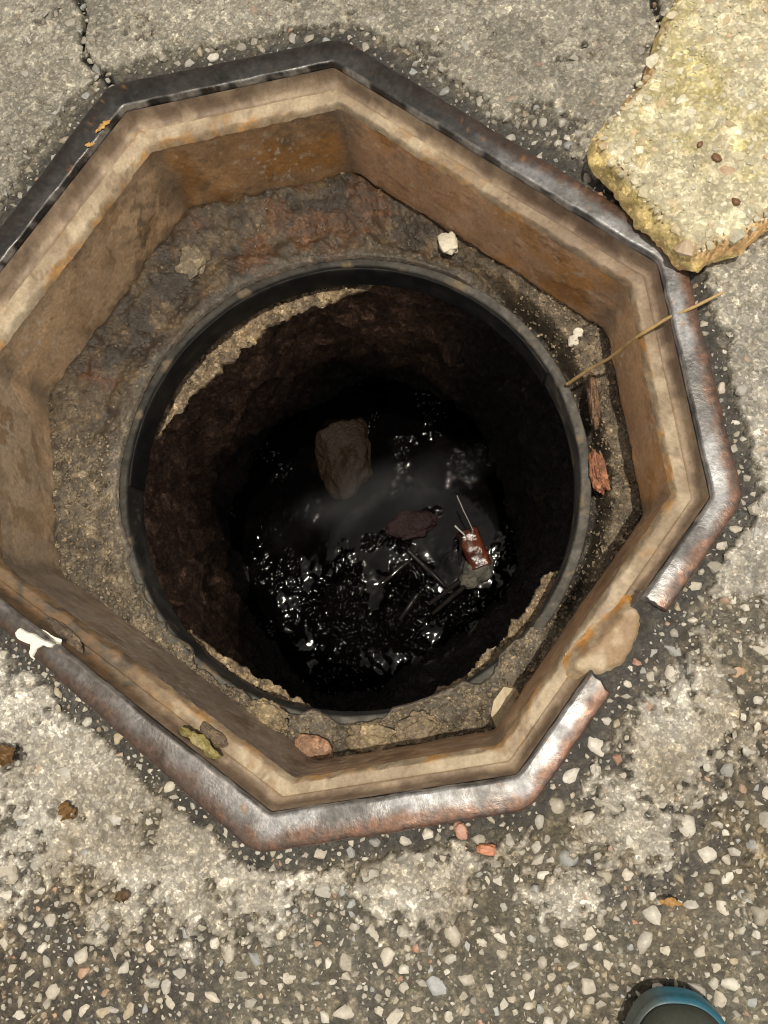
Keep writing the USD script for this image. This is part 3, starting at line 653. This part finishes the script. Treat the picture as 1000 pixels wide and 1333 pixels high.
pc = mixc(pc, (0.09, 0.07, 0.05), (sstep(0.53, 0.60, fbm(pv * 130, 2, 113)) * (np.abs(uu) < 0.6) * (np.abs(ww) < 0.65) * 0.85))
packet = thing('crushed_packet', 'small crushed red packet with pale print lying on stones in the sludge', 'packet')
obj('carton', pv, pf, 'litter', packet, pc)

def tube(pts, r, sides=8):
    p = np.asarray(pts, float); rr = np.broadcast_to(r, len(p))
    tg = np.gradient(p, axis=0); tg /= np.linalg.norm(tg, axis=1, keepdims=True)
    a_ = np.cross(tg, [0, 0, 1.0]); a_ /= np.linalg.norm(a_, axis=1, keepdims=True) + 1e-9; b_ = np.cross(tg, a_)
    an = np.linspace(0, 2 * np.pi, sides, endpoint=False)
    V = p[:, None] + rr[:, None, None] * (np.cos(an)[None, :, None] * a_[:, None] + np.sin(an)[None, :, None] * b_[:, None])
    v = np.vstack([V.reshape(-1, 3), p[:1], p[-1:]]); n = len(p)
    f = grid_faces(n, sides, True); f = np.vstack([f[:, [0, 1, 2]], f[:, [0, 2, 3]]])
    k = np.arange(sides); k2 = (k + 1) % sides
    f = np.vstack([f, np.column_stack([np.full(sides, n * sides), k2, k]), np.column_stack([np.full(sides, n * sides + 1), (n - 1) * sides + k, (n - 1) * sides + k2])])
    return v, f[:, ::-1]

def rod(name, pxs, zs, r, mat, color, label, cat, n=40, wob=0.002, seed=0, group=None):
    p = np.vstack([at([q], zq)[0] for q, zq in zip(pxs, zs)])
    s = np.concatenate([[0], np.cumsum(np.linalg.norm(np.diff(p, axis=0), axis=1))]); u = np.linspace(0, s[-1], n)
    p = np.column_stack([np.interp(u, s, p[:, k]) for k in range(3)])
    p = gaussian_filter1d(p, n / 25, axis=0, mode='nearest')
    p += (np.stack([fbm(p * 25 + k * 7.1, 3, seed + k) for k in range(3)], 1) - 0.5) * wob * 2
    rr = r * (0.8 + 0.5 * fbm(p * 70, 2, seed)) * np.interp(np.linspace(0, 1, n), [0, 0.9, 1], [1, 0.85, 0.5])
    v, f = tube(p, rr)
    return tag(obj(name, v, f, mat, None, np.array(color) * (0.75 + 0.5 * fbm(v * 60, 3, seed))[:, None]), label, cat, group)

zst = ZF + 0.02
rod('wet_stick', [(600, 690), (598, 735), (602, 752)][:2], [zst + .05, zst + .03], 0.004, 'sludge', (0.012, 0.01, 0.009), 'upright black wet stick beside the left edge of the red packet', 'stick', seed=3)
rod('wet_stick', [(640, 735), (600, 755), (557, 788)][1:], [zst + .02, zst], 0.006, 'sludge', (0.012, 0.01, 0.009), 'upper of two parallel black sticks left of the pale stones', 'stick', seed=4)
rod('wet_stick', [(606, 762), (562, 800)], [zst + .02, zst + .01], 0.006, 'sludge', (0.012, 0.01, 0.009), 'lower of two parallel black sticks left of the pale stones', 'stick', seed=5)
rod('wet_stick', [(530, 715), (582, 765)], [zst + .03, zst + .02], 0.006, 'sludge', (0.012, 0.01, 0.009), 'black stick slanting down from the reddish lump to the parallel sticks', 'stick', seed=6)
rod('wet_stick', [(545, 720), (490, 765)], [zst + .02, zst + .02], 0.005, 'sludge', (0.012, 0.01, 0.009), 'black stick slanting down left below the reddish lump', 'stick', seed=7)
rod('wet_stick', [(545, 772), (520, 808)], [zst + .02, zst + .02], 0.005, 'sludge', (0.012, 0.01, 0.009), 'short black stick left of the lower parallel stick', 'stick', seed=8)
rod('thin_stalk', [(595, 644), (606, 668), (617, 692)], [zst + .10, zst + .09, zst + .08], 0.0016, 'straw', (0.22, 0.20, 0.17), 'longer thin pale stalk rising above the red packet', 'stalk', seed=9, wob=0.004)
rod('thin_stalk', [(592, 684), (605, 697)], [zst + .09, zst + .08], 0.0022, 'straw', (0.40, 0.38, 0.34), 'short thin white stalk at the top corner of the red packet', 'stalk', seed=10)

rod('straw_stalk', [(735, 501), (768, 482), (800, 461), (832, 437), (862, 420), (905, 399), (948, 378)], [ZR + 0.006, ZR + 0.05, ZR + 0.095, -0.020, -0.005, 0.010, 0.016], 0.0022, 'straw', (0.36, 0.24, 0.10), 'dry tan straw lying across the right side of the frame', 'straw', n=70, wob=0.0025, seed=12)

# loose pieces on the mortar
zq = ZR + 0.004
place_lump('brick_chip', (776, 617), 22, 56, ZR - 0.012, 0.026, 21, 'mortar', (0.21, 0.085, 0.04), 'upright orange red brick chip wedged right of the ring', 'brick chip', 8, 0.55, 4, 0.35, freq=2.2)
place_lump('brick_chip', (770, 525), 13, 70, ZR - 0.012, 0.03, 22, 'mortar', (0.13, 0.075, 0.04), 'long dull brown brick sliver just under the straw', 'brick chip', 4, 0.5, 4, 0.35, freq=2.2)
place_lump('loose_stone', (583, 321), 27, 32, zq, 0.018, 23, 'stone', (0.55, 0.50, 0.38), 'white chip of stone at the foot of the upper right frame wall', 'stone', 15, 0.4, 3, 0.55)
place_lump('loose_stone', (409, 973), 52, 32, zq, 0.018, 24, 'mortar', (0.27, 0.15, 0.085), 'orange brown stone in the grit at the bottom of the frame', 'stone', -12, 0.4, 3, 0.35)
place_lump('loose_stone', (485, 962), 60, 40, zq - 0.006, 0.02, 26, 'mortar', (0.17, 0.125, 0.07), 'round lump of brown mortar right of the orange brown stone', 'mortar lump', 0, 0.5, 4, freq=2.6)
place_lump('loose_stone', (545, 950), 55, 38, zq - 0.006, 0.02, 27, 'mortar', (0.17, 0.125, 0.072), 'brown mortar lump between the round lump and the pointed flake', 'mortar lump', 15, 0.5, 4, freq=2.6)
place_lump('loose_stone', (352, 930), 48, 34, zq - 0.006, 0.02, 28, 'mortar', (0.18, 0.135, 0.075), 'gritty mortar lump left of the orange brown stone', 'mortar lump', -25, 0.5, 4, freq=2.6)
place_lump('loose_stone', (752, 436), 14, 16, ZR - 0.004, 0.012, 29, 'stone', (0.60, 0.55, 0.44), 'small white stone chip, upper of a pair behind the straw', 'stone', 0, 0.3, 2, 0.4)
place_lump('loose_stone', (746, 446), 15, 17, ZR - 0.004, 0.012, 30, 'stone', (0.58, 0.53, 0.42), 'small white stone chip, lower of a pair behind the straw', 'stone', 0, 0.3, 2, 0.4)
place_lump('loose_stone', (250, 345), 60, 50, ZR - 0.012, 0.02, 32, 'mortar', (0.13, 0.10, 0.06), 'dark brown mortar chunk at the upper left between ring and frame', 'mortar lump', 40, 0.4, 4, 0.4)

place_lump('brick_chip', (634, 1104), 24, 13, -0.009, 0.010, 51, 'stone', (0.42, 0.17, 0.09), 'flat orange brick chip on the ground just below the bottom rim', 'brick chip', -5, 0.45, 3, 0.4)
place_lump('brick_chip', (600, 1080), 16, 20, -0.009, 0.010, 52, 'stone', (0.40, 0.22, 0.15), 'pink brick chip touching the outer edge of the bottom rim', 'brick chip', 25, 0.45, 3, 0.4)
# pointed flake
def prism(pxs, z0, z1, name, mat, color, label, cat, seed=1, inset=0.88):
    b = at(pxs, z0)[:, :2]; cc = b.mean(0); n = len(b)
    t_ = cc + (b - cc) * inset
    zt = z1 + (np.random.default_rng(seed).uniform(-1, 1, n)) * (z1 - z0) * 0.25
    v = np.vstack([np.column_stack([b, np.full(n, z0)]), np.column_stack([t_, zt]), [[*cc, z1 + (z1 - z0) * 0.25]], [[*cc, z0]]])
    f = []
    for i in range(n):
        j = (i + 1) % n
        f += [[i, j, n + j], [i, n + j, n + i], [n + i, n + j, 2 * n], [j, i, 2 * n + 1]]
    f = np.array(f)
    if Polygon(b).exterior.is_ccw is False: f = f[:, ::-1]
    return tag(obj(name, v, f, mat, None, np.broadcast_to(color, (len(v), 3)), smooth=False), label, cat)
prism([(640, 910), (655, 890), (672, 893), (680, 905), (668, 928), (645, 952), (636, 930)], zq - 0.004, zq + 0.012, 'loose_stone', 'stone', (0.42, 0.33, 0.20), 'pointed buff stone flake at the lower right foot of the frame', 'stone', 4)

# mortar plug where the rim is broken away
def blob_patch(outline_px, z0, hgt, seed, step=0.0022, fall=0.013, rough=0.006):
    poly = Polygon(at(outline_px, z0)[:, :2]); b = poly.bounds
    xs, ys = np.arange(b[0], b[2] + step, step), np.arange(b[1], b[3] + step, step)
    X_, Y_ = np.meshgrid(xs, ys); p = np.column_stack([X_.ravel(), Y_.ravel()]); pt = shapely.points(p)
    d = np.where(shapely.contains(poly, pt), shapely.distance(poly.exterior, pt), -shapely.distance(poly, pt))
    p3 = np.column_stack([p, 0 * p[:, 0]])
    zz = z0 - 0.012 + (hgt + 0.012) * sstep(-0.004 if fall > 0.01 else -0.001, fall, d + (fbm(p3 * 120, 3, seed) - 0.5) * rough) + (fbm(p3 * 70, 4, seed + 1) - 0.5) * rough
    f = grid_faces(len(ys), len(xs)); f = f[(d[f] > -0.005).all(1)]
    u_ = np.unique(f); re_ = np.full(len(p), -1); re_[u_] = np.arange(len(u_))
    return np.column_stack([p, zz])[u_], re_[f], d[u_]
v, f, d = blob_patch([(735, 862), (762, 832), (790, 802), (818, 776), (836, 788), (842, 812), (830, 846), (810, 874), (784, 886), (760, 884), (742, 880)], -0.014, 0.0115, 131)
col = mixc((0.40, 0.31, 0.20), (0.27, 0.18, 0.10), sstep(0.4, 0.62, fbm(v * 60, 4, 132)))
col = mixc(col, (0.42, 0.19, 0.04), sstep(0.008, 0.001, d) * sstep(0.4, 0.6, fbm(v * 45, 3, 133)) * 0.9)
tag(obj('mortar_plug', v, f, 'iron_dusty', frame, col), 'lumpy beige filling where the rim is broken away')

# white splash on the rim, mud and leaf on the seat
v, f, d = blob_patch([(16, 822), (26, 816), (38, 821), (50, 826), (60, 833), (72, 838), (68, 845), (56, 842), (50, 846), (44, 858), (36, 852), (38, 840), (26, 836), (18, 830)], 0.0056, 0.0012, 141, 0.0008, 0.0025, 0.003)
tag(obj('paint_splash', v, f, 'stone', None, np.broadcast_to((0.72, 0.69, 0.58), (len(v), 3))), 'white paint splash dried on the lower left rim', 'paint splash')
place_lump('mud_clump', (279, 957), 40, 18, -0.028, 0.009, 41, 'mortar', (0.10, 0.07, 0.04), 'brown mud clump on the lower left seat behind the leaf', 'mud', -38, 0.4)
place_lump('mud_clump', (88, 826), 64, 18, -0.029, 0.009, 42, 'mortar', (0.08, 0.055, 0.032), 'dark mud clump on the left end of the lower left seat', 'mud', -38, 0.4)

def leaf(px, length_px, width_px, rot, z, color, label, curl=0.3, seed=1, zend=0.0):
    n, k = 22, 9
    s = (H - z) / F; L_, W_ = length_px * s, width_px * s
    t_ = np.linspace(0, 1, n)[:, None]; w_ = np.linspace(-1, 1, k)[None]
    half = W_ / 2 * np.sin(np.pi * np.clip(t_ * 0.96 + 0.02, 0, 1)) ** 0.7 * (0.35 + 1.3 * fbm(np.stack([t_ * 9 + 0 * w_, 4 * np.sign(w_) + 0 * t_, 0 * t_ + 0 * w_], -1), 3, seed))
    LX = (t_ - 0.5) * L_ + 0 * w_; LY = w_ * half
    LZ = curl * W_ * (w_ ** 2) * 0.6 + (fbm(np.stack([LX * 260, LY * 260, 0 * LX], -1), 3, seed) - 0.5) * W_ * 0.9 + 0.0015 + zend * t_
    c0 = at([px], z)[0]; r = math.radians(rot); cr, sr = math.cos(r), math.sin(r)
    v = np.stack([c0[0] + LX * cr - LY * sr, c0[1] + LX * sr + LY * cr, c0[2] + LZ], -1).reshape(-1, 3)
    thick = v - [0, 0, 0.0005]
    f = grid_faces(n, k); m_ = n * k
    rim_i = np.concatenate([np.arange(k), np.arange(1, n) * k + k - 1, (n - 1) * k + np.arange(k - 2, -1, -1), np.arange(n - 2, 0, -1) * k])
    sf = np.stack([rim_i, rim_i + m_, np.roll(rim_i, -1) + m_, np.roll(rim_i, -1)], 1)
    vv = np.vstack([v, thick]); ff = np.vstack([f[:, ::-1], f + m_, sf])
    return tag(obj('dead_leaf', vv, ff, 'straw', None, np.array(color) * (0.6 + 0.8 * fbm(vv * 180, 3, seed))[:, None]), label, 'leaf')
leaf((262, 966), 66, 17, -33, -0.020, (0.24, 0.20, 0.075), 'yellow green curled leaf on the lower left seat of the frame', 0.5, 3)
leaf((9, 983), 34, 24, 30, -0.001, (0.13, 0.07, 0.025), 'brown crumpled leaf at the left edge of the picture', 0.6, 4)
leaf((92, 1054), 26, 20, -50, -0.001, (0.16, 0.09, 0.03), 'small brown leaf scrap on the pale pavement lower left', 0.6, 5)
leaf((161, 1166), 20, 14, 20, -0.001, (0.11, 0.07, 0.035), 'tiny dark leaf scrap below the small brown leaf scrap', 0.6, 6)
leaf((873, 1174), 26, 9, -4, 0.0, (0.34, 0.19, 0.06), 'narrow orange brown leaf scrap among the stones lower right', 0.3, 7)
leaf((270 / 2, 330 / 2 ), 30, 7, 42, 0.0045, (0.42, 0.24, 0.06), 'long ochre flake stuck on the upper left rim', 0.2, 8)
leaf((118, 189), 16, 6, 8, 0.0045, (0.38, 0.21, 0.06), 'short ochre flake stuck on the upper left rim', 0.2, 9)

# ------------------------------------------------------------------ broken lump of concrete at the upper right
CH = 0.044
cp = at(chunk_px, 0.0)[:, :2]; cc = cp.mean(0)
# the photograph shows the outline at mid height: bring it there
cp = at(chunk_px, 0.022)[:, :2]; cc = cp.mean(0)
NA = 420
seg = np.vstack([cp, cp[:1]]); s = np.concatenate([[0], np.cumsum(np.hypot(*np.diff(seg, axis=0).T))]); u = np.linspace(0, s[-1], NA, endpoint=False)
ol = np.column_stack([np.interp(u, s, seg[:, k]) for k in range(2)]); ol = gaussian_filter1d(ol, 1.6, axis=0, mode='wrap')
rows = [(k, CH + 0.004 * (1 - k)) for k in np.linspace(0.004, 0.86, 75)] + [(0.90, CH - 0.002), (0.935, CH - 0.006), (0.96, CH - 0.012), (0.98, CH - 0.016), (0.995, CH - 0.021), (1.0, CH - 0.026), (0.995, CH - 0.033), (0.97, 0.005), (0.93, 0.0012)]
V = np.stack([np.column_stack([cc + (ol - cc) * k, np.full(NA, zz)]) for k, zz in rows])
nn = len(rows)
sidew = sstep(0.88, 0.96, np.array([r[0] for r in rows]))[:, None]; sidew[-2:] *= 0.4
dv = V[:, :, :2] - cc; dv /= np.linalg.norm(dv, axis=2, keepdims=True)
V[:, :, :2] += dv * (((nz(V, 45, 4, 151) - 0.5) * 0.020 + (nz(V, 160, 3, 152) - 0.5) * 0.007) * sidew)[:, :, None]
V[:-2, :, 2] += ((nz(V, 26, 4, 153) - 0.5) * 0.014 + (nz(V, 170, 3, 154) - 0.5) * 0.004)[:-2]
P = V.reshape(-1, 3)
kr = np.repeat([r[0] for r in rows], NA); zr = P[:, 2]
col = mixc((0.36, 0.32, 0.21), (0.46, 0.41, 0.28), sstep(0.35, 0.65, nz(P, 40, 4, 155)))
moss = sstep(0.52, 0.68, nz(P, 16, 5, 156)) * 0.55
col = mixc(col, (0.36, 0.30, 0.10), moss)
col = mixc(col, mixc((0.52, 0.40, 0.17), (0.46, 0.29, 0.13), sstep(0.45, 0.6, nz(P, 30, 3, 157))), sstep(0.86, 0.96, kr + (nz(P, 50, 3, 158) - 0.5) * 0.08))
col = mixc(col, (0.30, 0.23, 0.06), sstep(0.58, 0.72, nz(P, 30, 4, 159)) * 0.5)
col *= (0.7 + 0.6 * nz(P, 120, 4, 160))[:, None]
chunk = thing('concrete_chunk', 'broken yellowish concrete lump full of pebbles, lying beside the frame at the upper right', 'concrete lump')
obj('body', P, grid_faces(nn, NA, True)[:, ::-1], 'chunk', chunk, col)
top = P[:70 * NA]; tree = cKDTree(top[:, :2])
pts, rr_ = scatter_discs(0, lambda n: np.column_stack([rng.uniform(cp[:, 0].min(), cp[:, 0].max(), n), rng.uniform(cp[:, 1].min(), cp[:, 1].max(), n)]),
    lambda p, r: shapely.contains(Polygon(cc + (ol - cc) * 0.95), shapely.points(p)), [(0.0110, 30), (0.0080, 110), (0.0058, 420), (0.004, 900), (0.0028, 2200), (0.002, 3500)], 0.92)
pp = to_px(np.column_stack([pts, np.full(len(pts), CH)])); k = (pp[:, 0] < 1015) & (pp[:, 1] > -15); pts, rr_ = pts[k], rr_[k]
_, ii = tree.query(pts)
fine = []
cpal = np.array([(0.55, 0.49, 0.33), (0.48, 0.42, 0.27), (0.62, 0.58, 0.44), (0.50, 0.37, 0.21), (0.46, 0.30, 0.18), (0.42, 0.40, 0.30)])
for rank, i in enumerate(np.argsort(-rr_)):
    v, f = pebble(rr_[i], 0.6, rng.uniform(1, 1.3), 20 if rank < 220 else 10)
    v = v + top[ii[i]] + [0, 0, -v[:, 2].max() + rng.uniform(0.0004, 0.0018)]; v[:, :2] += pts[i] - top[ii[i], :2]
    c = mixc(cpal[rng.choice(6, p=[.32, .25, .2, .1, .05, .08])], np.array((0.46, 0.40, 0.26)), rng.uniform(0, 0.5)) * rng.uniform(0.75, 1.05)
    if rank < 220: obj('pebble', v, f, 'stone', chunk, np.broadcast_to(c, (len(v), 3)), smooth=False)
    else: fine.append((v, f, c))
v, f, c = join(fine); tag(obj('fine_aggregate', v, f, 'stone', chunk, c, smooth=False), kind='stuff')
for q, w_ in (((932, 208), 0.0058), ((957, 264), 0.0052), ((911, 190), 0.004)):
    b = at([q], CH)[0]; _, i = tree.query(b[:2]); v, f = pebble(w_, 0.5, 1.2, 26)
    tag(obj('pebble', v + [b[0], b[1], top[i, 2] + 0.0012], f, 'stone', chunk, np.broadcast_to((0.13, 0.06, 0.02), (len(v), 3))), 'rust brown pebble in the lump')

# ------------------------------------------------------------------ the shoe whose toe comes into the picture
shoe = thing('shoe', 'dark grey shoe with teal blue toe edging, its toe tip in the lower right corner', 'shoe')
toe = at([(884, 1302)], 0.03)[0, :2]
def shoe_outline(n, grow=0.0):
    t_ = np.linspace(0, 2 * np.pi, n, endpoint=False)
    yy = np.cos(t_); xx = np.sin(t_)
    L_ = 0.285
    y_ = -L_ / 2 + yy * (L_ / 2 + grow)
    wid = np.interp(-y_, [-0.01, 0.0, 0.03, 0.09, 0.16, 0.22, 0.285, 0.3], [0.066, 0.066, 0.066, 0.062, 0.046, 0.04, 0.037, 0.036]) + grow
    x_ = np.sign(xx) * np.abs(xx) ** 0.75 * wid + 0.006 * np.sin(np.pi * np.clip(-y_ / L_, 0, 1))
    return np.column_stack([x_, y_])
def shoe_loft(rows, name, mat, color, mat_noise=0.15):
    n = 160; Vs = []
    for grow, zf in rows:
        o_ = shoe_outline(n, grow); Vs.append(np.column_stack([o_ + toe, zf(o_[:, 1]) if callable(zf) else np.full(n, zf)]))
    v = np.vstack(Vs); ctr = np.array([[*Vs[-1].mean(0)]]); ctr0 = np.array([[*Vs[0].mean(0)]])
    f = grid_faces(len(rows), n, True); f = np.vstack([f[:, [0, 1, 2]], f[:, [0, 2, 3]]])
    k = np.arange(n); k2 = (k + 1) % n; b = (len(rows) - 1) * n
    f = np.vstack([f, np.column_stack([b + k, b + k2, np.full(n, len(v))]), np.column_stack([k2, k, np.full(n, len(v) + 1)])])
    v = np.vstack([v, ctr, ctr0])
    color = np.array(color) if not callable(color) else color(v)
    return obj(name, v, f[:, ::-1], mat, shoe, color * (1 - mat_noise + 2 * mat_noise * fbm(v * 60, 4, 171))[:, None])
shoe_loft([(-0.002, 0.002), (0.001, 0.004), (0.002, 0.010), (0.002, 0.024), (0.0005, 0.029), (-0.004, 0.030)], 'sole', 'rubber', lambda v: mixc((0.05, 0.06, 0.05), (0.012, 0.095, 0.14), sstep(-0.03, 0.0, v[:, 0] - toe[0])))
def up(h): return lambda y_: 0.029 + h * np.interp(-y_, [0, 0.02, 0.06, 0.12, 0.2, 0.285], [0.35, 0.45, 0.6, 0.85, 1.0, 1.0])
shoe_loft([(-0.003, 0.027), (-0.0035, up(0.025)), (-0.007, up(0.045)), (-0.014, up(0.062)), (-0.024, up(0.072)), (-0.034, up(0.076))], 'upper', 'fabric', (0.055, 0.058, 0.045))

# ------------------------------------------------------------------ a wisp of steam in the chamber
p0, p1 = at([(345, 705)], -0.72)[0], at([(650, 585)], -0.66)[0]
dvec = p1 - p0; L_ = np.linalg.norm(dvec); dvec /= L_
sidev = np.cross([0, 0, 1.0], dvec); sidev /= np.linalg.norm(sidev); upv = np.cross(dvec, sidev)
mid, half = (p0 + p1) / 2, np.array([L_ * 0.6, 0.085, 0.12])
usdkit.material(stage, LK + 'steam', {
    'g': ('geometry', {}), 'n': ('noise_texture', {'scale': 9.0, 'detail': 4.0, 'distortion': 0.8}),
    'off': ('vector_math', {'math_type': 'subtract', 'vector2': mid}),
    'dx': ('vector_math', {'math_type': 'dot_product', 'vector2': dvec / half[0]}),
    'dy': ('vector_math', {'math_type': 'dot_product', 'vector2': sidev / half[1]}),
    'dz': ('vector_math', {'math_type': 'dot_product', 'vector2': upv / half[2]}),
    'c': ('combine_xyz', {}), 'len': ('vector_math', {'math_type': 'length'}),
    'fade': ('map_range', {'range_type': 'smoothstep', 'from_min': 0.95, 'from_max': 0.0, 'to_min': 0.0, 'to_max': 1.0}),
    'r': ('map_range', {'from_min': 0.38, 'from_max': 0.70, 'to_min': 0.0, 'to_max': 1.7, 'clamp': True}),
    'm': ('math', {'math_type': 'multiply'}),
    'v': ('principled_volume', {'color': (0.85, 0.85, 0.85), 'anisotropy': 0.0})},
    [('g.position', 'n.vector'), ('n.fac', 'r.value'), ('g.position', 'off.vector1'), ('off.vector', 'dx.vector1'), ('off.vector', 'dy.vector1'), ('off.vector', 'dz.vector1'),
     ('dx.value', 'c.x'), ('dy.value', 'c.y'), ('dz.value', 'c.z'), ('c.vector', 'len.vector1'), ('len.value', 'fade.value'),
     ('fade.result', 'm.value1'), ('r.result', 'm.value2'), ('m.value', 'v.density')], volume='v.volume')
v, f = lump(*half, 9, 3, 0.0)
v = v @ np.stack([dvec, sidev, upv]) + mid
tag(obj('steam', v, f, 'steam', None, None), 'faint wisp of steam drifting in the chamber above the sludge', None, None, 'stuff')
print('D predicted', np.round(to_px(np.column_stack([Cw, np.full(8, ZB)]))), 'ring', RC, RO, 'stones', len(pos))
